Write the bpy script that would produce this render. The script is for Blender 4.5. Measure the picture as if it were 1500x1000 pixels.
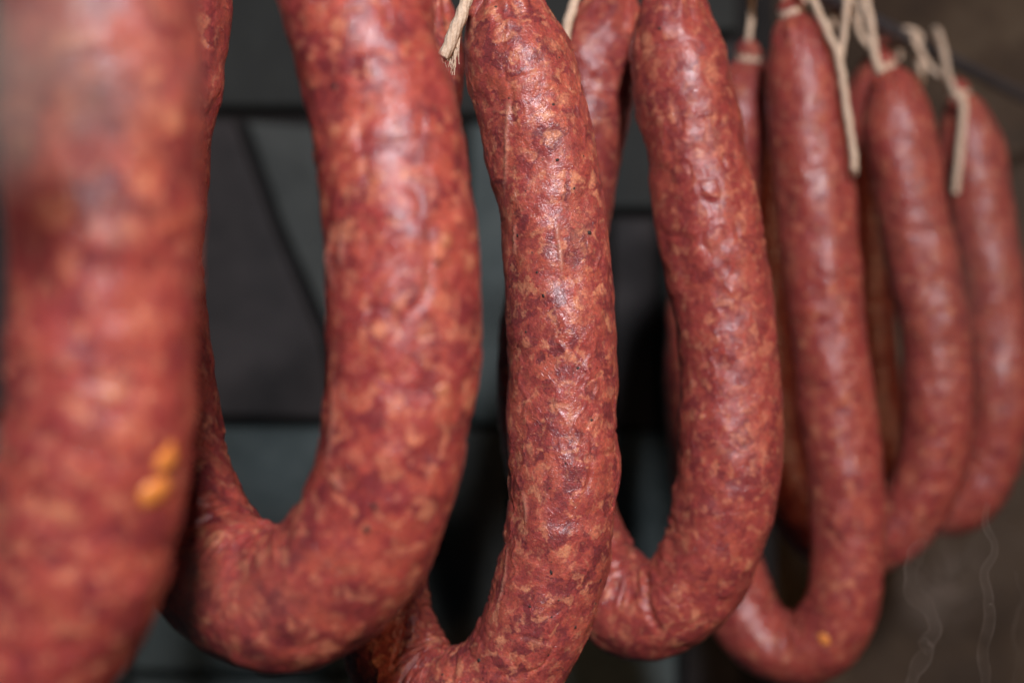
import bpy, bmesh, math, random
import numpy as np
from mathutils import Vector, Matrix
from mathutils.bvhtree import BVHTree

for o in list(bpy.data.objects):
    bpy.data.objects.remove(o)
SC = bpy.context.scene
COL = SC.collection
F = 1500 * 50 / 36.0            # focal length in photograph pixels

# ------------------------------------------------------------------ camera, world, lights, exposure
cam_d = bpy.data.cameras.new('camera'); cam = bpy.data.objects.new('camera', cam_d); COL.objects.link(cam)
cam.location = (0, 0, 0); cam.rotation_euler = (math.radians(90), 0, 0)
cam_d.lens = 50; cam_d.sensor_width = 36; cam_d.clip_start = 0.01; cam_d.clip_end = 50
cam_d.dof.use_dof = True; cam_d.dof.focus_distance = 0.446; cam_d.dof.aperture_fstop = 5.5
SC.camera = cam
w = bpy.data.worlds.new('World'); SC.world = w; w.use_nodes = True
w.node_tree.nodes['Background'].inputs[0].default_value = (0.75, 0.85, 1.0, 1)
w.node_tree.nodes['Background'].inputs[1].default_value = 0.012

def area(name, loc, target, size, power, color):
    d = bpy.data.lights.new(name, 'AREA'); d.shape = 'DISK'; d.size = size; d.energy = power; d.color = color
    o = bpy.data.objects.new(name, d); COL.objects.link(o); o.location = loc
    o.rotation_euler = (Vector(target) - Vector(loc)).to_track_quat('-Z', 'Y').to_euler()
    return o
area('key_lamp', (0.16, -0.96, 0.64), (0.06, 0.55, 0), 0.14, 28.0, (0.96, 0.93, 1.0))
area('warm_lamp', (1.05, -0.45, 0.30), (0.1, 0.6, 0), 0.25, 4.6, (1.0, 0.58, 0.32))

SC.view_settings.view_transform = 'Standard'; SC.view_settings.look = 'None'
SC.view_settings.exposure = 0; SC.view_settings.gamma = 1; SC.view_settings.use_curve_mapping = False
SC.cycles.use_denoising = True
SC.cycles.adaptive_threshold = 0.025; SC.cycles.max_bounces = 5; SC.cycles.diffuse_bounces = 2; SC.cycles.glossy_bounces = 2; SC.cycles.volume_bounces = 1; SC.cycles.transparent_max_bounces = 16
SC.cycles.caustics_reflective = False; SC.cycles.caustics_refractive = False

# ------------------------------------------------------------------ helpers
def P(px, py, d):
    return np.array([(px - 750) / F * d, d, -(py - 500) / F * d])

def link(name, me, mat=None, parent=None, smooth=True):
    o = bpy.data.objects.new(name, me); COL.objects.link(o)
    if mat: me.materials.append(mat)
    if parent: o.parent = parent
    if smooth and len(me.polygons):
        me.polygons.foreach_set('use_smooth', [True] * len(me.polygons))
    return o

def empty(name, loc=(0, 0, 0)):
    o = bpy.data.objects.new(name, None); COL.objects.link(o); o.location = loc
    o.empty_display_size = 0.01
    return o

def put_under(child, parent):
    """parent without moving the child (parents here are only translated)"""
    child.parent = parent
    child.matrix_parent_inverse = Matrix.Translation(parent.location).inverted()

def tag(o, label, cat=None, group=None, kind=None):
    o['label'] = label
    if cat: o['category'] = cat
    if group: o['group'] = group
    if kind: o['kind'] = kind

def catmull(pts, per=24):
    p = np.asarray(pts, float)
    p = np.vstack([2 * p[0] - p[1], p, 2 * p[-1] - p[-2]])
    out = []
    for i in range(1, len(p) - 2):
        a, b, c, d = p[i - 1], p[i], p[i + 1], p[i + 2]
        t = np.linspace(0, 1, per, endpoint=False)[:, None]
        out.append(0.5 * (2 * b + (c - a) * t + (2 * a - 5 * b + 4 * c - d) * t**2 + (3 * b - a - 3 * c + d) * t**3))
    out.append(p[-2][None]); return np.vstack(out)

def resample(c, n):
    seg = np.r_[0, np.cumsum(np.linalg.norm(np.diff(c[:, :3], axis=0), axis=1))]
    s = np.linspace(0, seg[-1], n)
    return np.stack([np.interp(s, seg, c[:, k]) for k in range(c.shape[1])], 1), s

def smooth_path(c, n):
    k = np.hanning(2 * n + 3)[1:-1]; k /= k.sum()
    pad = np.vstack([2 * c[0] - c[n:0:-1], c, 2 * c[-1] - c[-2:-n - 2:-1]])
    return np.stack([np.convolve(pad[:, j], k, 'valid') for j in range(c.shape[1])], 1)

def frames(c):
    t = np.gradient(c, axis=0); t /= np.linalg.norm(t, axis=1)[:, None]
    n = np.zeros_like(t); v = np.array([0.0, -1.0, 0.0]); v -= t[0] * v.dot(t[0])
    if np.linalg.norm(v) < 1e-3: v = np.array([1.0, 0, 0]) - t[0] * t[0][0]
    n[0] = v / np.linalg.norm(v)
    for i in range(1, len(t)):
        v = n[i - 1] - t[i] * n[i - 1].dot(t[i]); n[i] = v / np.linalg.norm(v)
    return t, n, np.cross(t, n)

_rs = np.random.RandomState(7)
_perm = _rs.rand(64, 64, 64)
def vnoise(p):
    """smooth value noise, 0..1, lattice period 64"""
    i = np.floor(p).astype(int); f = p - i; f = f * f * f * (f * (f * 6 - 15) + 10)
    r = 0
    for dx in (0, 1):
        for dy in (0, 1):
            for dz in (0, 1):
                wgt = (f[..., 0] if dx else 1 - f[..., 0]) * (f[..., 1] if dy else 1 - f[..., 1]) * (f[..., 2] if dz else 1 - f[..., 2])
                r = r + wgt * _perm[(i[..., 0] + dx) % 64, (i[..., 1] + dy) % 64, (i[..., 2] + dz) % 64]
    return r

def grid_mesh(name, V, uv=None, wrap=True, caps=True):
    """V: (rows, cols, 3) closed round the columns"""
    nr, nc = V.shape[:2]
    verts = V.reshape(-1, 3)
    r = np.arange(nr - 1)[:, None]; c = np.arange(nc if wrap else nc - 1)[None]
    a = r * nc + c; b = r * nc + (c + 1) % nc
    quads = np.stack([a, b, b + nc, a + nc], -1).reshape(-1, 4)
    nf = len(quads); ends = []
    if caps:
        ends = [list(range(nc))[::-1], [(nr - 1) * nc + k for k in range(nc)]]
    me = bpy.data.meshes.new(name)
    me.vertices.add(len(verts)); me.vertices.foreach_set('co', verts.astype(np.float32).ravel())
    loops = list(quads.ravel()); starts = list(np.arange(nf) * 4); tot = [4] * nf
    for e in ends:
        starts.append(len(loops)); tot.append(len(e)); loops += e
    me.loops.add(len(loops)); me.loops.foreach_set('vertex_index', np.array(loops, np.int32))
    me.polygons.add(len(starts)); me.polygons.foreach_set('loop_start', np.array(starts, np.int32))
    me.polygons.foreach_set('loop_total', np.array(tot, np.int32))
    if uv is not None:
        l = me.uv_layers.new(name='UVMap')
        U = uv(np.repeat(r, c.shape[1], 1), np.repeat(c, r.shape[0], 0))
        buf = np.zeros((len(loops), 2), np.float32); buf[:nf * 4] = U.reshape(-1, 2)
        l.data.foreach_set('uv', buf.ravel())
    me.update(calc_edges=True); me.validate()
    return me

def tube(path, rad, nc=16, lobes=0, lobe_amp=0.0, twist=0.0, phase=0.0, flat=1.0):
    c = np.asarray(path, float); t, n, b = frames(c)
    s = np.r_[0, np.cumsum(np.linalg.norm(np.diff(c, axis=0), axis=1))]
    th = np.arange(nc) / nc * 2 * math.pi
    R = (rad if np.ndim(rad) else np.full(len(c), rad))[:, None]
    tw = (twist * s + phase)[:, None]
    rr = R * (1 + (lobe_amp * np.abs(np.cos(lobes * 0.5 * (th[None] + tw))) - lobe_amp * 0.6 if lobes else 0))
    return c[:, None] + rr[..., None] * (np.cos(th)[None, :, None] * n[:, None] + flat * np.sin(th)[None, :, None] * b[:, None])

# ------------------------------------------------------------------ materials
class NT:
    def __init__(s, name):
        s.m = bpy.data.materials.new(name); s.m.use_nodes = True; s.t = s.m.node_tree; s.t.nodes.clear()
        s.out = s.n('ShaderNodeOutputMaterial')
    def n(s, typ, _in=None, **kw):
        nd = s.t.nodes.new(typ)
        for k, v in kw.items(): setattr(nd, k, v)
        for k, v in (_in or {}).items():
            if hasattr(v, 'is_output') or isinstance(v, bpy.types.NodeSocket): s.t.links.new(v, nd.inputs[k])
            else: nd.inputs[k].default_value = v
        return nd
    def math(s, op, a, b=None, c=None, clamp=False):
        nd = s.n('ShaderNodeMath', operation=op, use_clamp=clamp)
        for i, v in enumerate((a, b, c)):
            if v is None: continue
            if isinstance(v, bpy.types.NodeSocket): s.t.links.new(v, nd.inputs[i])
            else: nd.inputs[i].default_value = v
        return nd.outputs[0]
    def ramp(s, fac, stops, interp='LINEAR'):
        nd = s.n('ShaderNodeValToRGB'); nd.color_ramp.interpolation = interp
        el = nd.color_ramp.elements
        while len(el) < len(stops): el.new(0.5)
        for e, (p, c) in zip(el, stops):
            e.position = p; e.color = (c, c, c, 1) if np.isscalar(c) else (*c, 1)
        s.t.links.new(fac, nd.inputs[0]); return nd.outputs[0]
    def mix(s, fac, a, b, blend='MIX'):
        nd = s.n('ShaderNodeMix', data_type='RGBA', blend_type=blend)
        for i, v in ((0, fac), (6, a), (7, b)):
            if isinstance(v, bpy.types.NodeSocket): s.t.links.new(v, nd.inputs[i])
            else: nd.inputs[i].default_value = (*v, 1) if hasattr(v, '__len__') and len(v) == 3 else v
        return nd.outputs[2]
    def noise(s, co, scale, detail=3, rough=0.55, out=0, dist=0.0):
        return s.n('ShaderNodeTexNoise', {'Vector': co, 'Scale': scale, 'Detail': detail, 'Roughness': rough, 'Distortion': dist}).outputs[out]

GRAIN = 0.00021
def sausage_mat(name, hue=1.0, rough=0.36, seed=0.0, pale=0.05, even=0.0):
    g = NT(name)
    co0 = g.n('ShaderNodeTexCoord').outputs['Object']
    co = g.n('ShaderNodeVectorMath', {0: co0, 1: (seed, seed * 0.7, -seed)}, operation='ADD').outputs[0]
    wv = g.n('ShaderNodeVectorMath', {0: g.noise(co, 190, 4, 0.6, out=1), 1: (0.5, 0.5, 0.5)}, operation='SUBTRACT').outputs[0]
    wv = g.n('ShaderNodeVectorMath', {0: wv, 'Scale': 0.011}, operation='SCALE').outputs[0]
    cw = g.n('ShaderNodeVectorMath', {0: co, 1: wv}, operation='ADD').outputs[0]
    def split(sock): return g.n('ShaderNodeSeparateColor', {0: sock}).outputs
    vb = g.n('ShaderNodeTexVoronoi', {'Vector': cw, 'Scale': 165.0}); big = split(vb.outputs['Color'])
    small = split(g.noise(cw, 270, 1, 0.5, out=1))
    lean = (0.175, 0.020, 0.028); red = (0.320, 0.044, 0.042); orange = (0.44, 0.090, 0.056); fat = (0.68, 0.270, 0.145)
    soft = g.noise(cw, 230, 5, 0.62)
    v = g.math('ADD', g.math('MULTIPLY', big[0], 0.36), g.math('MULTIPLY', soft, 0.64))
    c = g.ramp(v, [(0.36, lean), (0.46, red), (0.56, (0.355, 0.057, 0.047)), (0.66, orange)])
    c = g.mix(g.math('MULTIPLY', g.ramp(small[1], [(0.52, 0.0), (0.66, 1.0)]), 0.6), c, orange)
    c = g.mix(g.math('MULTIPLY', g.ramp(small[2], [(0.52, 0.0), (0.70, 1.0)]), 0.5), c, lean)
    # pale fat pieces and flecks
    fm = g.ramp(small[0], [(0.55, 0.0), (0.70, 1.0)])
    c = g.mix(g.math('MULTIPLY', fm, 0.62), c, fat)
    fm2 = g.math('MULTIPLY', g.math('GREATER_THAN', big[2], 0.80), g.ramp(vb.outputs['Distance'], [(0.22, 1.0), (0.50, 0.0)]))
    c = g.mix(g.math('MULTIPLY', fm2, g.ramp(soft, [(0.38, 0.1), (0.54, 0.95)])), c, fat)
    # fibres, mottling
    fine = g.noise(co, 900, 4, 0.7)
    c = g.mix(0.9, c, g.ramp(fine, [(0.28, (0.30, 0.24, 0.28)), (0.5, (0.5, 0.5, 0.5)), (0.72, (0.80, 0.72, 0.66))]), 'OVERLAY')
    c = g.mix(even, c, (0.335, 0.056, 0.045))
    c = g.mix(pale, c, (0.60, 0.30, 0.22))
    fold = g.n('ShaderNodeAttribute', attribute_name='casing_fold').outputs['Fac']
    c = g.mix(g.math('MULTIPLY', fold, 0.62), c, (0.62, 0.30, 0.20))
    # pepper
    pv = g.n('ShaderNodeTexVoronoi', {'Vector': cw, 'Scale': 250.0})
    sel = g.n('ShaderNodeSeparateColor', {0: pv.outputs['Color']}).outputs[0]
    pm = g.math('MULTIPLY', g.math('LESS_THAN', pv.outputs['Distance'], g.math('MULTIPLY', g.math('SUBTRACT', sel, 0.62), 0.36)), g.ramp(g.noise(co, 60, 2), [(0.4, 0.0), (0.55, 0.8)]))
    c = g.mix(pm, c, (0.035, 0.018, 0.014))
    c = g.mix(1.0, c, (1.0 * hue, 1.0, 1.0), 'MULTIPLY')
    # relief : grain, soft lumps under the casing, casing wrinkles
    lw = g.n('ShaderNodeVectorMath', {0: g.noise(co, 90, 2, 0.5, out=1), 'Scale': 0.030}, operation='SCALE').outputs[0]
    wc = g.n('ShaderNodeVectorMath', {0: co, 1: lw}, operation='ADD').outputs[0]
    wc = g.n('ShaderNodeMapping', {'Vector': wc, 'Scale': (1.0, 1.0, 0.55)}).outputs[0]
    n_ = g.noise(wc, 150, 2, 0.5)
    wr = g.math('SUBTRACT', 1.0, g.math('DIVIDE', g.math('ABSOLUTE', g.math('SUBTRACT', n_, 0.5)), 0.03), clamp=True)
    wr = g.math('MULTIPLY', wr, g.ramp(g.noise(co, 75, 2), [(0.46, 0.0), (0.60, 1.0)]))
    grain = g.noise(co, 1700, 1, 0.5)
    h = g.math('MULTIPLY', g.math('MULTIPLY', grain, g.ramp(soft, [(0.35, 0.3), (0.6, 1.0)])), GRAIN)
    h = g.math('ADD', h, g.math('MULTIPLY', fine, 0.00004))
    h = g.math('ADD', h, g.math('MULTIPLY', soft, 0.00008))
    h = g.math('ADD', h, g.math('MULTIPLY', wr, 0.00011))
    bump = g.n('ShaderNodeBump', {'Height': h, 'Distance': 1.0, 'Strength': 1.0})
    rough_s = g.ramp(g.noise(co, 260, 3), [(0.3, rough - 0.10), (0.7, rough + 0.10)])
    b = g.n('ShaderNodeBsdfPrincipled', {'Base Color': c, 'Roughness': rough_s, 'Normal': bump.outputs[0],
        'Subsurface Weight': 0.22, 'Subsurface Radius': (1.0, 0.28, 0.16), 'Subsurface Scale': 0.0022,
        'Specular IOR Level': 0.42, 'Coat Weight': 0.30, 'Coat Roughness': 0.14, 'Coat Normal': bump.outputs[0]})
    g.t.links.new(b.outputs[0], g.out.inputs[0]); return g.m

def simple_mat(name, stops, scale, rough=0.7, metallic=0.0, bump=0.0, bscale=None, detail=5, spec=0.5, stretch=None):
    g = NT(name); co = g.n('ShaderNodeTexCoord').outputs['Object']
    if stretch: co = g.n('ShaderNodeMapping', {'Vector': co, 'Scale': stretch}).outputs[0]
    c = g.ramp(g.noise(co, scale, detail, 0.62), stops)
    kw = {'Base Color': c, 'Roughness': rough, 'Metallic': metallic, 'Specular IOR Level': spec}
    if bump:
        kw['Normal'] = g.n('ShaderNodeBump', {'Height': g.noise(co, bscale or scale * 3, 6, 0.65), 'Distance': bump, 'Strength': 0.8}).outputs[0]
    b = g.n('ShaderNodeBsdfPrincipled', kw); g.t.links.new(b.outputs[0], g.out.inputs[0]); return g.m

M_fat = simple_mat('fat_piece_orange', [(0.3, (0.80, 0.24, 0.045)), (0.7, (0.90, 0.36, 0.09))], 300, 0.35)
M_pale = simple_mat('fat_piece_pale', [(0.3, (0.46, 0.14, 0.07)), (0.7, (0.58, 0.23, 0.13))], 300, 0.38)
M_pepper = simple_mat('peppercorn_black', [(0.3, (0.012, 0.009, 0.008)), (0.7, (0.05, 0.035, 0.028))], 900, 0.6)
M_twine = simple_mat('twine_cotton', [(0.3, (0.60, 0.42, 0.28)), (0.7, (0.86, 0.70, 0.53))], 900, 0.85, bump=0.0004, bscale=1800, spec=0.2)
M_rod = simple_mat('rod_steel', [(0.3, (0.12, 0.12, 0.135)), (0.7, (0.24, 0.24, 0.265))], 160, 0.5, 0.8, bump=0.0002)
M_tile = [simple_mat('stone_brown', [(0.25, (0.010, 0.009, 0.009)), (0.75, (0.044, 0.037, 0.036))], 22, 0.75, bump=0.002, bscale=60),
          simple_mat('stone_teal', [(0.25, (0.034, 0.055, 0.056)), (0.75, (0.092, 0.120, 0.116))], 26, 0.7, bump=0.002, bscale=60),
          simple_mat('stone_green', [(0.25, (0.007, 0.009, 0.008)), (0.75, (0.024, 0.029, 0.025))], 24, 0.75, bump=0.002, bscale=60)]
M_tile.append(simple_mat('stone_grey', [(0.25, (0.030, 0.036, 0.033)), (0.75, (0.075, 0.085, 0.078))], 24, 0.75, bump=0.002, bscale=60))
M_mortar = simple_mat('mortar_soot', [(0.3, (0.008, 0.008, 0.008)), (0.7, (0.02, 0.018, 0.017))], 60, 0.95, bump=0.001)
M_plaster = simple_mat('plaster_brown', [(0.30, (0.026, 0.015, 0.008)), (0.5, (0.060, 0.038, 0.021)), (0.70, (0.118, 0.084, 0.050))], 11, 0.9, bump=0.002, bscale=70, detail=8)

# ------------------------------------------------------------------ background walls
WY = 1.12
back = bpy.data.meshes.new('back_wall'); bm = bmesh.new()
bmesh.ops.create_cube(bm, size=1.0, matrix=Matrix.Translation((-0.32, WY + 0.065, 0)) @ Matrix.Diagonal((1.06, 0.10, 1.3, 1)))
bm.to_mesh(back); bm.free()
back_wall = link('back_wall', back, M_mortar, smooth=False)
tag(back_wall, 'sooty wall of large dark stone slabs behind the sausages', kind='structure')
rnd = random.Random(5)
def slab(poly, mat, depth=0.0):
    """poly: outline in photograph pixels on the wall plane"""
    bm = bmesh.new(); y0 = WY - 0.004 - depth
    pts = [P(x, y, WY) for x, y in poly]
    vs = [bm.verts.new((p[0], y0 + rnd.uniform(-.0015, .0015), p[2])) for p in pts]
    f = bm.faces.new(vs); bmesh.ops.recalc_face_normals(bm, faces=[f])
    if f.normal.y > 0: f.normal_flip()
    r = bmesh.ops.extrude_face_region(bm, geom=[f])
    for v in r['geom']:
        if isinstance(v, bmesh.types.BMVert): v.co.y = WY + 0.02
    bmesh.ops.recalc_face_normals(bm, faces=bm.faces)
    front = [e for e in bm.edges if all(v.co.y < WY + 0.01 for v in e.verts)]
    bmesh.ops.bevel(bm, geom=front, offset=0.004, segments=3, affect='EDGES', profile=0.6)
    me = bpy.data.meshes.new('stone_slab'); bm.to_mesh(me); bm.free()
    o = link('stone_slab', me, M_tile[mat], back_wall, smooth=False)
    return o
def rect(x0, y0, x1, y1): return [(x0, y0), (x1, y0), (x1, y1), (x0, y1)]
slab(rect(-220, -420, 90, 150), 2); slab(rect(102, -420, 500, 158), 2); slab(rect(512, -420, 880, 170), 2)
slab(rect(-220, 162, 150, 608), 0)
slab([(162, 172), (345, 176), (402, 330), (476, 510), (490, 613), (162, 606)], 0, 0.004)
slab([(362, 178), (500, 190), (500, 520), (416, 330)], 3, 0.002)
slab(rect(512, 182, 676, 616), 2); slab(rect(688, 182, 760, 618), 1, 0.002); slab(rect(770, 182, 878, 310), 2)
slab(rect(770, 322, 884, 622), 0); slab([(890, 60), (1010, 60), (1010, 306), (890, 306)], 2)
slab([(896, 320), (960, 320), (962, 627), (896, 626)], 0, 0.003); slab(rect(972, 318, 1080, 628), 1)
slab(rect(890, -420, 1080, 48), 2); slab(rect(1022, 60, 1080, 306), 0)
slab(rect(-220, 622, 180, 1000), 1); slab(rect(194, 626, 540, 980), 1, 0.003)
slab(rect(554, 630, 745, 1010), 3, 0.002); slab(rect(758, 634, 990, 890), 1); slab(rect(1002, 640, 1080, 1010), 0)
slab(rect(758, 902, 990, 1400), 1); slab(rect(194, 994, 540, 1400), 1); slab(rect(-220, 1014, 180, 1400), 2)
slab(rect(554, 1022, 745, 1400), 2); slab(rect(1002, 1022, 1080, 1400), 0)
# brown plaster return wall on the right, turned a little towards the viewer
nx, nz = 90, 90
gx, gz = np.meshgrid(np.linspace(0.205, 0.95, nx), np.linspace(-0.65, 0.65, nz))
gy = WY + 0.10 + (gx - 0.205) * -0.12
lump = (vnoise(np.stack([gx * 14, gz * 14, gx * 0 + 3.3], -1)) - .5) * 0.014 + (vnoise(np.stack([gx * 45, gz * 45, gx * 0 + 9.3], -1)) - .5) * 0.005
pl = link('plaster_wall', grid_mesh('plaster_wall', np.stack([gx, gy + lump, gz], -1), wrap=False, caps=False), M_plaster)
sol = pl.modifiers.new('thickness', 'SOLIDIFY'); sol.thickness = 0.06; sol.offset = -1
tag(pl, 'rough brown plaster wall where the rod ends', kind='structure')

# ------------------------------------------------------------------ the rod
ROD = smooth_path(catmull([(-0.215, 0.17, 0.182), (-0.150, 0.28, 0.182), (-0.082, 0.395, 0.183), (-0.006, 0.515, 0.183), (0.082, 0.635, 0.183),
               (0.1715, 0.76, 0.182), (0.262, 0.885, 0.180), (0.340, 0.99, 0.178), (0.47, 1.17, 0.175), (0.50, 1.212, 0.1745)], 30), 14)
ROD_R = 0.0042
rod = link('hanging_rod', grid_mesh('hanging_rod', tube(ROD, ROD_R, 20)), M_rod)
tag(rod, 'dark steel rod above the sausages carrying their twine', 'rod')
def rod_near(p):
    return ROD[np.argmin(np.linalg.norm(ROD[:, :2] - np.asarray(p)[:2], axis=1))]

# ------------------------------------------------------------------ sausages
def build_sausage(idx, pts, label, R=0.0186, nc=128, nl=400, taper=(0.036, 0.036), ridges=40, mat=None, spots=(), pepper=0, pepper_px=(), folds=(), creases=()):
    world = np.array([P(x, y, d) for x, y, d in pts])
    c = catmull(world, 30); c, s = resample(c, 500); c = smooth_path(c, 12)
    c, s = resample(c, nl); L = s[-1]
    t, n, b = frames(c)
    kv = np.gradient(t, axis=0) / np.gradient(s)[:, None]
    kv = smooth_path(kv, 6)
    th = np.arange(nc) / nc * 2 * math.pi
    nrm = np.cos(th)[None, :, None] * n[:, None] + np.sin(th)[None, :, None] * b[:, None]
    neck = 0.22
    def prof(x, l): return neck + (1 - neck) * np.sin(np.clip(x / l, 0, 1) * math.pi / 2) ** 0.62
    rad = R * prof(s, taper[0]) * prof(L - s, taper[1])
    rs = np.random.RandomState(100 + idx)
    rad = rad * (1 + 0.05 * (vnoise(np.stack([s * 22, s * 0 + idx * 3.1, s * 0], -1)) - .5) * 2)
    V = c[:, None] + rad[:, None, None] * nrm
    q = V + idx * 1.37
    disp = (vnoise(q * 60) - .5) * 0.0020 + (vnoise(q * 170 + 5) - .5) * 0.0009 + (vnoise(q * 420 + 9) - .5) * 0.00022
    # inside of the bend: transverse puckers
    kin = np.einsum('ijk,ik->ij', nrm, kv)
    ki = np.clip(kin / 22.0, 0, 1) ** 1.3
    puck = np.abs(vnoise(np.stack([np.repeat(s[:, None], nc, 1) * 260, np.repeat(th[None], nl, 0) * 1.6 + np.sin(s * 300)[:, None] * .3, q[..., 0] * 0 + idx], -1)) - .5) * 2
    disp = disp - ki * (1 - puck) ** 2 * 0.0022
    # cross folds here and there
    fold = np.abs(vnoise(np.stack([np.repeat(s[:, None], nc, 1) * 120, np.repeat(np.cos(th)[None], nl, 0) * 1.6 + 7, np.repeat(np.sin(th)[None], nl, 0) * 1.6 + idx], -1)) - .5)
    fmask = np.clip((vnoise(q * 42 + 20) - .52) * 5, 0, 1)
    disp = disp - np.clip(1 - fold / 0.06, 0, 1) * fmask * 0.0006
    # pleats towards the tied ends
    pe = np.exp(-(s / 0.016) ** 2) + np.exp(-((L - s) / 0.016) ** 2)
    disp = disp + pe[:, None] * np.cos(11 * th + 1.3 * np.sin(3 * th))[None] * 0.0009
    # lengthwise ridges of the casing
    arc = th * R
    for k in range(ridges):
        s0 = rs.uniform(0.02, L - 0.02); l = rs.uniform(0.006, 0.028); a0 = rs.uniform(0, 2 * math.pi); h = rs.uniform(0.00018, 0.0005); wd = rs.uniform(0.0004, 0.0008)
        m = np.abs(s - s0) < l
        ss = s[m]; a = a0 + 0.10 * np.sin((ss - s0) * 180 + k) + 0.06 * np.sin((ss - s0) * 620 + k)
        da = (th[None] - a[:, None] + math.pi) % (2 * math.pi) - math.pi
        disp[m] += h * np.exp(-(da * R / wd) ** 2) * np.cos((ss - s0) / l * math.pi / 2)[:, None]
    fold_at = np.zeros((nl, nc))
    rows = np.arange(nl)
    front = np.einsum('ijk,ijk->ij', nrm, V) < 0
    flatpx = np.stack([V[..., 0] / V[..., 1] * F + 750, 500 - V[..., 2] / V[..., 1] * F], -1)
    def trace(poly):
        """seen polyline -> (row, angle) samples on the skin"""
        out = []
        pl_ = catmull(np.array(poly, float), 12)
        for q_ in pl_:
            dd = np.linalg.norm(flatpx - q_, axis=-1) + (~front) * 1e6 + V[..., 1] * 40
            i, j = np.unravel_index(np.argmin(dd), dd.shape); out.append((i, th[j]))
        return out
    def along(poly, h, wd, mark):
        tr = trace(poly); m_ = len(tr)
        prof_ = np.zeros((nl, nc))
        for k, (i, a_) in enumerate(tr):
            i0, i1 = max(0, i - 40), min(nl, i + 41)
            da = (th[None] - a_ + math.pi) % (2 * math.pi) - math.pi
            d2 = ((s[i0:i1] - s[i])[:, None] / wd) ** 2 + (da * R / wd) ** 2
            prof_[i0:i1] = np.maximum(prof_[i0:i1], np.exp(-d2) * math.sin(math.pi * (k + 1.5) / (m_ + 2)) ** .5)
        disp[:] += h * prof_
        if mark: fold_at[:] = np.maximum(fold_at, prof_)
    for f_ in folds: along(f_, 0.00055, 0.00075, True)
    for f_ in creases: along(f_, -0.0022, 0.0013, False)
    V = V + disp[..., None] * nrm
    root = empty('smoked_sausage', c[nl // 2])
    tag(root, label, 'sausage', 'smoked sausage loops on the rod')
    def uv(r, cc):
        u = np.stack([cc, cc + 1, cc + 1, cc], -1) / nc * 2 * math.pi * R
        v = np.stack([r, r, r + 1, r + 1], -1) * (L / nl)
        return np.stack([u + idx * .31, v + idx * .17], -1)
    me = grid_mesh('casing', V, uv)
    at = me.attributes.new('casing_fold', 'FLOAT', 'POINT'); at.data.foreach_set('value', fold_at.ravel().astype(np.float32))
    body = link('casing', me, mat); put_under(body, root)
    # pinched tips beyond the twine
    for e, (p, d, u_, v_) in enumerate(((c[0], -t[0], n[0], b[0]), (c[-1], t[-1], n[-1], b[-1]))):
        ln = 0.013; k = np.linspace(0, 1, 22)
        pr = 0.0048 * (0.72 + 0.55 * np.sin(np.clip(k * 1.15, 0, 1) * math.pi) ** 0.8) * np.sqrt(np.clip(1 - k**6, 0, 1)) + 0.0002
        a = np.arange(36) / 36 * 2 * math.pi
        pl_ = 1 + 0.10 * np.cos(8 * a + idx)[None] * (1 - k[:, None] * .4)
        off = (d * 0.0 + u_ * 0.35 + v_ * 0.2)[None] * (k[:, None] ** 2) * ln * rs.uniform(-1, 1)
        cc = p[None] + d[None] * (k[:, None] * ln - 0.002) + off
        T = cc[:, None] + (pr[:, None] * pl_)[..., None] * (np.cos(a)[None, :, None] * u_ + np.sin(a)[None, :, None] * v_)
        tip = link('casing_tip', grid_mesh('casing_tip', T), mat); put_under(tip, root)
    # bits showing in the skin, seated on the real surface
    vv = [Vector(x) for x in V.reshape(-1, 3)[:, :]] if (spots or pepper or pepper_px) else None
    if vv:
        bvh = BVHTree.FromPolygons(vv, [tuple(p.vertices) for p in me.polygons])
        def bit(name, loc, nr, size, mat_, sub=1, flat=0.35, sink=0.0):
            bm = bmesh.new(); bmesh.ops.create_icosphere(bm, subdivisions=sub, radius=1.0)
            for v_ in bm.verts: v_.co *= rs.uniform(0.8, 1.18)
            rot = Vector(nr).to_track_quat('Z', 'Y').to_matrix().to_4x4()
            spin = Matrix.Rotation(rs.uniform(0, 6), 4, 'Z')
            asp = rs.uniform(0.65, 1.0)
            bmesh.ops.transform(bm, matrix=Matrix.Translation(Vector(loc) - Vector(nr) * sink) @ rot @ spin @ Matrix.Diagonal((size, size * asp, size * flat, 1)), verts=bm.verts)
            m_ = bpy.data.meshes.new(name); bm.to_mesh(m_); bm.free()
            o = link(name, m_, mat_); put_under(o, root); return o
        def hit(px, py):
            d = Vector(P(px, py, 1.0)).normalized()
            return bvh.ray_cast(Vector((0, 0, 0)), d)
        for (px, py, sz, m_) in spots:
            loc, nr, _, dist = hit(px, py)
            if loc: bit('fat_piece', loc, nr, sz, m_, 2, 0.30, sz * 0.16)
        for (px, py, sz) in pepper_px:
            loc, nr, _, dist = hit(px, py)
            if loc: bit('peppercorn', loc, nr, sz, M_pepper, 1, 0.45, sz * 0.2)
        for k in range(pepper):
            i = rs.randint(int(nl * .05), int(nl * .95)); j = rs.randint(nc)
            sz = rs.choice([0.0003, 0.0004, 0.0005, 0.0007])
            bit('peppercorn', V[i, j], nrm[i, j], sz, M_pepper, 1, 0.45, sz * 0.2)
    return root, c, t

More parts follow.
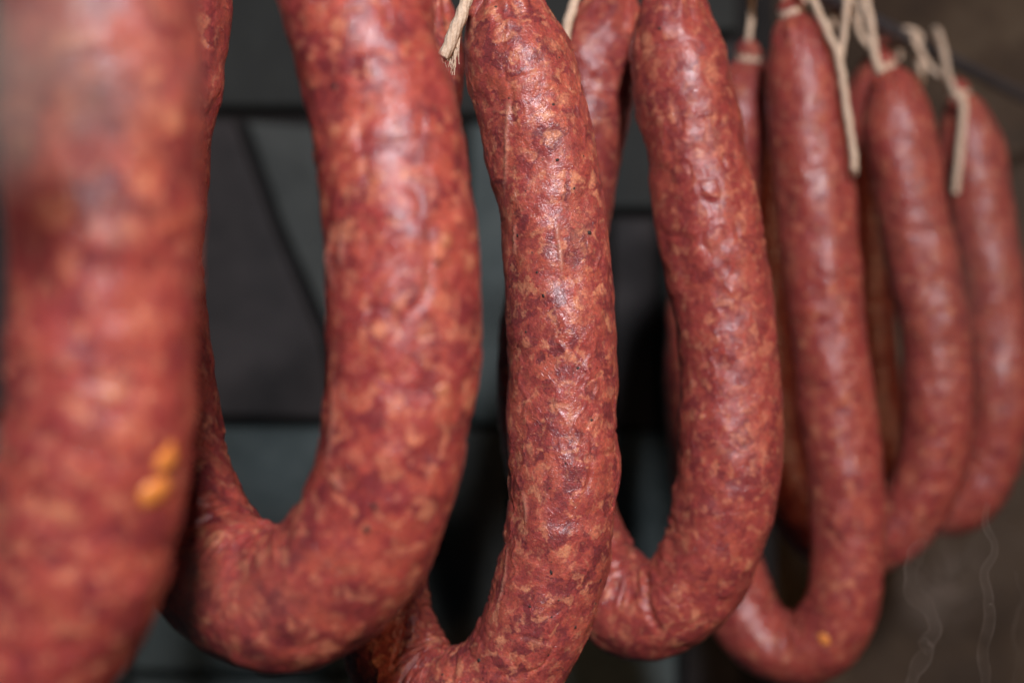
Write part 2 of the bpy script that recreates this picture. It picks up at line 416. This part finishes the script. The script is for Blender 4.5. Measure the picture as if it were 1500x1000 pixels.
MATS = [sausage_mat('sausage_skin_%d' % i, hue=[1.02, 1.04, 1.0, .98, .95, .92, .9][i], rough=[.34, .32, .36, .34, .34, .34, .34][i], seed=i * 1.7, pale=[.04, .04, .08, .04, .02, .02, .02][i], even=[.15, .12, 0, .30, .38, .38, .38][i]) for i in range(7)]
S = {}
S[1] = build_sausage(1, [(138, -560, .272), (142, -400, .273), (144, -200, .273), (147, 0, .273), (154, 200, .273), (156, 400, .273), (153, 560, .274), (136, 700, .276), (96, 850, .281), (26, 980, .290), (-55, 1045, .301), (-135, 1020, .312), (-195, 920, .320), (-230, 720, .326), (-232, 400, .330), (-210, 0, .330), (-190, -330, .328)],
    'smoked sausage loop with two bright orange fat pieces beside the plump sausage', nc=112, nl=420, mat=MATS[0], ridges=30,
    spots=((243, 672, .0032, M_fat), (226, 722, .0036, M_fat), (160, 578, .0026, M_pale)))
S[2] = build_sausage(2, [(490, -310, .370), (496, -210, .370), (505, -100, .367), (519, 0, .362), (566, 200, .354), (591, 400, .351), (588, 560, .352), (566, 690, .355), (512, 810, .362), (420, 878, .374), (335, 848, .388), (275, 765, .400), (230, 640, .412), (203, 400, .424), (220, 200, .428), (249, 0, .430), (272, -140, .430)],
    'plump smoked sausage loop hanging between the orange-flecked one and the crisp wrinkled one', R=.0190, nc=160, nl=560, mat=MATS[1], ridges=50, pepper=30,
    spots=((655, 352, .0022, M_pale), (690, 385, .0026, M_pale), (648, 572, .0022, M_pale)), folds=(((484, 340), (482, 380), (492, 425)), ((500, 345), (503, 385)), ((490, 560), (489, 620), (484, 680)), ((486, 700), (500, 715))), pepper_px=((548, 742, .0011), (538, 775, .0014), (490, 128, .0012), (641, 385, .0009), (596, 80, .0007)))
S[3] = build_sausage(3, [(722, -36, .476), (736, 0, .477), (748, 50, .477), (762, 100, .477), (787, 200, .477), (807, 300, .477), (818, 400, .477), (823, 500, .477), (824, 600, .477), (825, 700, .477), (816, 800, .478), (788, 905, .481), (738, 990, .487), (668, 1032, .496), (604, 1005, .506), (568, 925, .514), (556, 830, .520), (548, 650, .526), (560, 420, .528), (590, 200, .528), (612, 60, .527), (622, -20, .526)],
    'crisp wrinkled sausage loop with peppercorns beside two short frayed twine ends', nc=264, nl=900, mat=MATS[2], ridges=150, pepper=190,
    pepper_px=((864, 341, .0010), (796, 433, .0008), (811, 153, .0008), (726, 10, .0007), (843, 918, .0008), (862, 948, .0011), (701, 966, .0010), (776, 888, .0006), (807, 838, .0009), (805, 715, .0005), (700, 153, .0005), (770, 486, .0006), (747, 420, .0005), (758, 345, .0007)),
    folds=(((745, 150), (742, 190), (741, 230), (736, 285)), ((741, 655), (743, 690), (741, 720)), ((815, 330), (820, 365), (824, 400)), ((768, 724), (771, 745), (770, 762)), ((742, 800), (738, 850), (728, 890)), ((755, 330), (752, 370))),
    creases=(((600, 905), (596, 935), (580, 960)),))
S[4] = build_sausage(4, [(1001, -34, .535), (990, 10, .534), (990, 60, .534), (996, 100, .534), (1015, 200, .534), (1034, 300, .534), (1052, 400, .534), (1065, 500, .534), (1070, 600, .534), (1066, 700, .535), (1046, 800, .538), (1000, 872, .544), (938, 894, .553), (880, 852, .562), (838, 770, .569), (806, 660, .574), (798, 560, .577), (808, 430, .579), (830, 300, .580), (846, 200, .580), (864, 100, .580), (886, 40, .580), (908, -14, .580)],
    'smoked sausage loop with a folded crease low on its bend, beside the crisp wrinkled sausage', nc=176, nl=600, mat=MATS[3], ridges=70, pepper=40, R=.0190,
    spots=((1208 - 180, 610, .0016, M_pale),), pepper_px=((966, 42, .0009), (1010, 945, .0008)), creases=(((948, 822), (945, 860), (952, 895), (968, 925)),))
S[5] = build_sausage(5, [(1160, 22, .690), (1168, 50, .690), (1176, 100, .690), (1184, 200, .690), (1194, 300, .690), (1205, 400, .690), (1215, 500, .690), (1226, 600, .690), (1238, 700, .690), (1242, 800, .691), (1234, 880, .693), (1205, 936, .699), (1155, 952, .707), (1104, 920, .715), (1070, 850, .722), (1042, 750, .728), (1030, 630, .731), (1030, 500, .732), (1044, 350, .732), (1068, 220, .732), (1088, 140, .732), (1096, 88, .731)],
    'slim smoked sausage loop with a single orange fat piece at its low bend', nc=112, nl=400, mat=MATS[4], ridges=40, R=.0188, pepper=20,
    spots=((1208, 935, .0036, M_fat), (1262, 345, .0024, M_pale)))
S[6] = build_sausage(6, [(1296, 100, .752), (1306, 130, .752), (1318, 200, .752), (1335, 300, .752), (1354, 400, .752), (1370, 500, .752), (1374, 600, .753), (1360, 695, .757), (1318, 766, .765), (1258, 796, .775), (1200, 774, .785), (1155, 710, .792), (1128, 620, .797), (1116, 480, .800), (1118, 320, .800), (1130, 180, .799), (1150, 80, .797)],
    'dull smoked sausage loop hanging between the slim sausage and the last one on the rod', nc=96, nl=340, mat=MATS[5], ridges=30, R=.0188,
    spots=((1392, 455, .0026, M_pale),))
S[7] = build_sausage(7, [(1405, 140, .832), (1412, 165, .832), (1420, 210, .832), (1434, 300, .832), (1450, 400, .832), (1460, 500, .832), (1461, 600, .833), (1440, 695, .838), (1392, 740, .846), (1332, 716, .854), (1292, 640, .860), (1272, 540, .863), (1266, 430, .864), (1268, 300, .864), (1276, 180, .863), (1290, 80, .862)],
    'last smoked sausage on the rod, knobbed tip, by the brown plaster wall', nc=96, nl=340, mat=MATS[6], ridges=30, R=.0188)

# ------------------------------------------------------------------ twine
def strand(path_pts, r=0.0013, parent=None, name='strand', seed=0, taper_end=False, per=14):
    c = catmull(path_pts, per); c, s = resample(c, max(24, int(len(c) * 1.2)))
    rs = np.random.RandomState(seed)
    c = c + (np.stack([vnoise(np.stack([s * 300, s * 0 + seed, s * 0 + k * 7.7], -1)) for k in range(3)], 1) - .5) * 0.0005
    rad = np.full(len(c), r) * (1 + .16 * (vnoise(np.stack([s * 240, s * 0 + seed * 1.9, s * 0], -1)) - .5))
    o = link(name, grid_mesh(name, tube(c, rad, 30, lobes=9, lobe_amp=0.26, twist=160, phase=seed, flat=0.72)), M_twine)
    if parent: put_under(o, parent)
    return o
def fray(end, direction, parent, seed, n=16, ln=0.006, spread=0.0012):
    rs = np.random.RandomState(seed); vs = []; fs = []
    direction = np.asarray(direction) / np.linalg.norm(direction)
    for k in range(n):
        off = rs.normal(0, 1, 3) * spread * .55
        e = np.asarray(end) + direction * ln * rs.uniform(.5, 1.0) + off + rs.normal(0, 1, 3) * spread * .5
        p = catmull([np.asarray(end) - direction * 0.004 + off * .5, np.asarray(end) + off * .8, e], 5)
        T = tube(p, np.linspace(.00022, .00012, len(p)), 5)
        base = len(vs); nr, nc = T.shape[:2]; vs += T.reshape(-1, 3).tolist()
        fs += [(base + i * nc + j, base + i * nc + (j + 1) % nc, base + (i + 1) * nc + (j + 1) % nc, base + (i + 1) * nc + j) for i in range(nr - 1) for j in range(nc)]
    me = bpy.data.meshes.new('frayed_end'); me.from_pydata(vs, [], fs); me.update()
    o = link('frayed_end', me, M_twine); o.parent = parent; return o   # tails keep an identity world matrix
def wraps(p, axis, parent, seed, r=0.0054, turns=2.6):
    axis = axis / np.linalg.norm(axis); u = np.cross(axis, [0.3, 0.5, .8]); u /= np.linalg.norm(u); v = np.cross(axis, u)
    a = np.linspace(0, turns * 2 * math.pi, int(turns * 12)) + seed
    pts = p + r * (np.cos(a)[:, None] * u + np.sin(a)[:, None] * v) + axis * np.linspace(-.0022, .0022, len(a))[:, None]
    strand(pts, 0.0011, parent, 'knot', seed, per=4)
def tie(idx, label, r=0.0013, via={}):
    root, c, t = S[idx]
    top = rod_near((c[0] + c[-1]) / 2)
    tw = empty('twine', top); tag(tw, label, 'twine', 'twine ties over the rod')
    for e, (p, ax) in enumerate(((c[0], -t[0]), (c[-1], t[-1]))):
        top_e = rod_near(p)
        k = np.argmin(np.linalg.norm(ROD - top_e, axis=1)); k2 = min(k + 1, len(ROD) - 1)
        rd = ROD[k2] - ROD[k2 - 1]; rd /= np.linalg.norm(rd)
        side = np.cross(rd, [0, 0, 1]); side /= np.linalg.norm(side)
        sgn = 1 if np.dot(p - top_e, side) > 0 else -1
        R_ = ROD_R + r * .9
        neck = p + ax * 0.0
        loop = [top_e - side * sgn * R_ * .9 - np.array([0, 0, .012]) + rd * .002, top_e - side * sgn * R_ + rd * .001, top_e - side * sgn * R_ * .7 + np.array([0, 0, R_ * .75]), top_e + np.array([0, 0, R_]), top_e + side * sgn * R_ * .8 + np.array([0, 0, R_ * .6]), top_e + side * sgn * R_ - np.array([0, 0, .003])]
        loop += [loop[-1] * .6 + neck * .4 + np.array([0, 0, -.004]), neck + ax * .004 + (side * sgn) * 0.003]
        if e in via: loop[-2:-1] = via[e]
        strand(loop, r, tw, 'strand', idx * 10 + e)
        wraps(neck, ax, tw, idx * 7 + e)
    return tw
tw1 = tie(1, 'twine tying the orange-flecked sausage loop to the rod')
tw2 = tie(2, 'twine tying the plump sausage loop to the rod')
tw3 = tie(3, 'twine of the crisp wrinkled sausage, with two short frayed ends')
a = [P(692, -30, .452), P(684, 0, .451), P(668, 42, .450), P(655, 72, .450), P(649, 84, .450)]
tl = strand(a, .0025, tw3, 'tail', 31); fray(a[-1], a[-1] - a[-2], tl, 3, 18, .0016, .0014)
a = [P(683, -12, .452), P(677, 20, .453), P(671, 48, .453), P(667, 70, .453)]
tl = strand(a, .0018, tw3, 'tail', 33); fray(a[-1], a[-1] - a[-2], tl, 4, 34, .0066, .0016)
tw4 = tie(4, 'twine of the creased sausage, one pale tail against its glossy hind leg')
a = [P(848, -30, .545), P(842, 0, .545), P(834, 26, .544), P(829, 50, .544), P(826, 72, .544)]
strand(a, .0025, tw4, 'tail', 41)
tw5 = tie(5, 'twine of the slim sausage with one long hanging tail', r=.0021, via={1: [P(1112, -52, .732), P(1101, 0, .728), P(1098, 50, .724)]})
a = [P(1172, -30, .672), P(1190, 0, .671), P(1212, 48, .670), P(1229, 88, .670), P(1238, 150, .670), P(1246, 200, .670), P(1252, 250, .670)]
tl = strand(a, .0025, tw5, 'tail', 51); fray(a[-1], a[-1] - a[-2], tl, 5, 14, .002, .0014)
a = [P(1242, -18, .70), P(1239, 20, .694), P(1235, 55, .682), P(1231, 84, .674)]
strand(a, .0023, tw5, 'tail', 52)
tw6 = tie(6, 'twine of the dull sausage loop, drawn down beside its rounded top', r=.0016)
a = [P(1262, -40, .735), P(1268, 0, .731), P(1276, 45, .730), P(1282, 85, .729), P(1290, 108, .729)]
strand(a, .0028, tw6, 'tail', 61)
tw7 = tie(7, 'twine of the last sausage, looped over the rod with a long tail', r=.0016)
a = [P(1366, 58, .868), P(1370, 46, .862), P(1378, 62, .850), P(1384, 90, .838), P(1388, 112, .826), P(1398, 136, .812), P(1410, 150, .808), P(1409, 190, .806), P(1404, 240, .806), P(1399, 284, .808)]
strand(a, .0027, tw7, 'tail', 71)
a = [P(1349, 56, .868), P(1348, 80, .865), P(1348, 105, .864), P(1347, 128, .864)]
strand(a, .0029, tw7, 'tail', 72)

# ------------------------------------------------------------------ smoke
def vol_mat(name, density, color=(0.74, 0.66, 0.57), noise=None, ctr=None, rad=None, lo=.42, hi=.75):
    g = NT(name)
    v = g.n('ShaderNodeVolumePrincipled', {'Color': (*color, 1), 'Density': density, 'Anisotropy': 0.1})
    if noise:
        co = g.n('ShaderNodeTexCoord').outputs['Object']
        nz = g.ramp(g.noise(co, noise, 4, 0.55, dist=0.6), [(lo, 0.0), (hi, 1.0)])
        q = g.n('ShaderNodeMapping', {'Vector': co, 'Scale': tuple(1 / r for r in rad)}, vector_type='POINT').outputs[0]
        ln = g.n('ShaderNodeVectorMath', {0: q}, operation='LENGTH').outputs['Value']
        fall = g.ramp(ln, [(0.15, 1.0), (0.95, 0.0)], 'EASE')
        g.t.links.new(g.math('MULTIPLY', g.math('MULTIPLY', nz, fall), density), v.inputs['Density'])
    g.t.links.new(v.outputs[0], g.out.inputs['Volume']); return g.m
def puff(px, py, d, rpx, rpy, rd, density, noise, label, lo=.40, hi=.72):
    rad = (rpx / F * d, rd, rpy / F * d)
    bm = bmesh.new(); bmesh.ops.create_icosphere(bm, subdivisions=3, radius=1.0)
    bmesh.ops.transform(bm, matrix=Matrix.Diagonal((*rad, 1)), verts=bm.verts)
    me = bpy.data.meshes.new('smoke_puff'); bm.to_mesh(me); bm.free()
    o = link('smoke_puff', me, vol_mat('smoke_puff', density, noise=noise, rad=rad, lo=lo, hi=hi)); o.location = P(px, py, d)
    tag(o, label, 'smoke', kind='stuff'); return o
def wisp(pts, r, density, wall, label):
    c = catmull([P(x, y, d) for x, y, d in pts], 16); rr = np.interp(np.linspace(0, 1, len(c)), np.linspace(0, 1, len(r)), r)
    rr = rr * (0.75 + 0.5 * vnoise(np.stack([np.arange(len(c)) * .16, rr * 0 + len(pts), rr * 0 + pts[0][0]], -1)))
    c = c + (np.stack([vnoise(np.stack([np.arange(len(c)) * .12, rr * 0 + k, rr * 0 + pts[0][0]], -1)) for k in range(3)], 1) - .5) * .004
    A = tube(c, rr, 24, flat=.5); B = tube(c, np.maximum(rr - wall, rr * .3), 24, flat=.5)[:, ::-1]
    me = grid_mesh('smoke_wisp', A, caps=False); me2 = grid_mesh('smoke_wisp', B, caps=False)
    bm = bmesh.new(); bm.from_mesh(me); bm.from_mesh(me2); bm.verts.ensure_lookup_table()
    na = A.shape[0] * 24
    for base in (0, (A.shape[0] - 1) * 24):
        for k in range(24):
            i0, i1 = base + k, base + (k + 1) % 24
            j0, j1 = na + base + 23 - k, na + base + 23 - (k + 1) % 24
            try: bm.faces.new([bm.verts[i] for i in (i0, j0, j1, i1)])
            except ValueError: pass
    bmesh.ops.recalc_face_normals(bm, faces=bm.faces)
    me3 = bpy.data.meshes.new('smoke_wisp'); bm.to_mesh(me3); bm.free()
    o = link('smoke_wisp', me3, vol_mat('smoke_wisp', density * 1.7, noise=70, rad=(9, 9, 9), lo=.34, hi=.66)); tag(o, label, 'smoke', kind='stuff'); return o
puff(60, 60, .225, 300, 280, .02, 100, 45, 'grey smoke drifting past the top of the orange-flecked sausage')
puff(1440, 640, .93, 420, 620, .10, 3.4, 22, 'thin brown smoke hanging between the last sausages and the plaster wall')
puff(1440, 330, .70, 200, 420, .05, 4.0, 20, 'thin smoke veiling the last sausages on the rod')
puff(400, 850, .30, 200, 150, .02, 8.0, 60, 'faint smoke rising under the plump sausage bend')
puff(1375, 850, .53, 95, 120, .012, 26, 60, 'pale smoke cloud below the last sausages', lo=.38, hi=.66)
wisp([(1440, 1040, .50), (1437, 960, .50), (1443, 880, .50), (1448, 820, .50), (1449, 740, .50)], [.0036, .0034, .0028, .0024, .0015], 75, .0004, 'straight column of smoke rising before the plaster wall')
wisp([(1330, 1020, .51), (1350, 960, .51), (1366, 920, .51), (1345, 870, .51), (1338, 820, .51), (1352, 780, .51)], [.005, .004, .0045, .006, .006, .003], 40, .0008, 'curling ribbon of smoke below the last sausages')
wisp([(1488, 1010, .52), (1486, 930, .52), (1490, 880, .52), (1482, 830, .52)], [.0016, .0014, .001, .0006], 60, .0003, 'thin thread of smoke beside the straight smoke column')
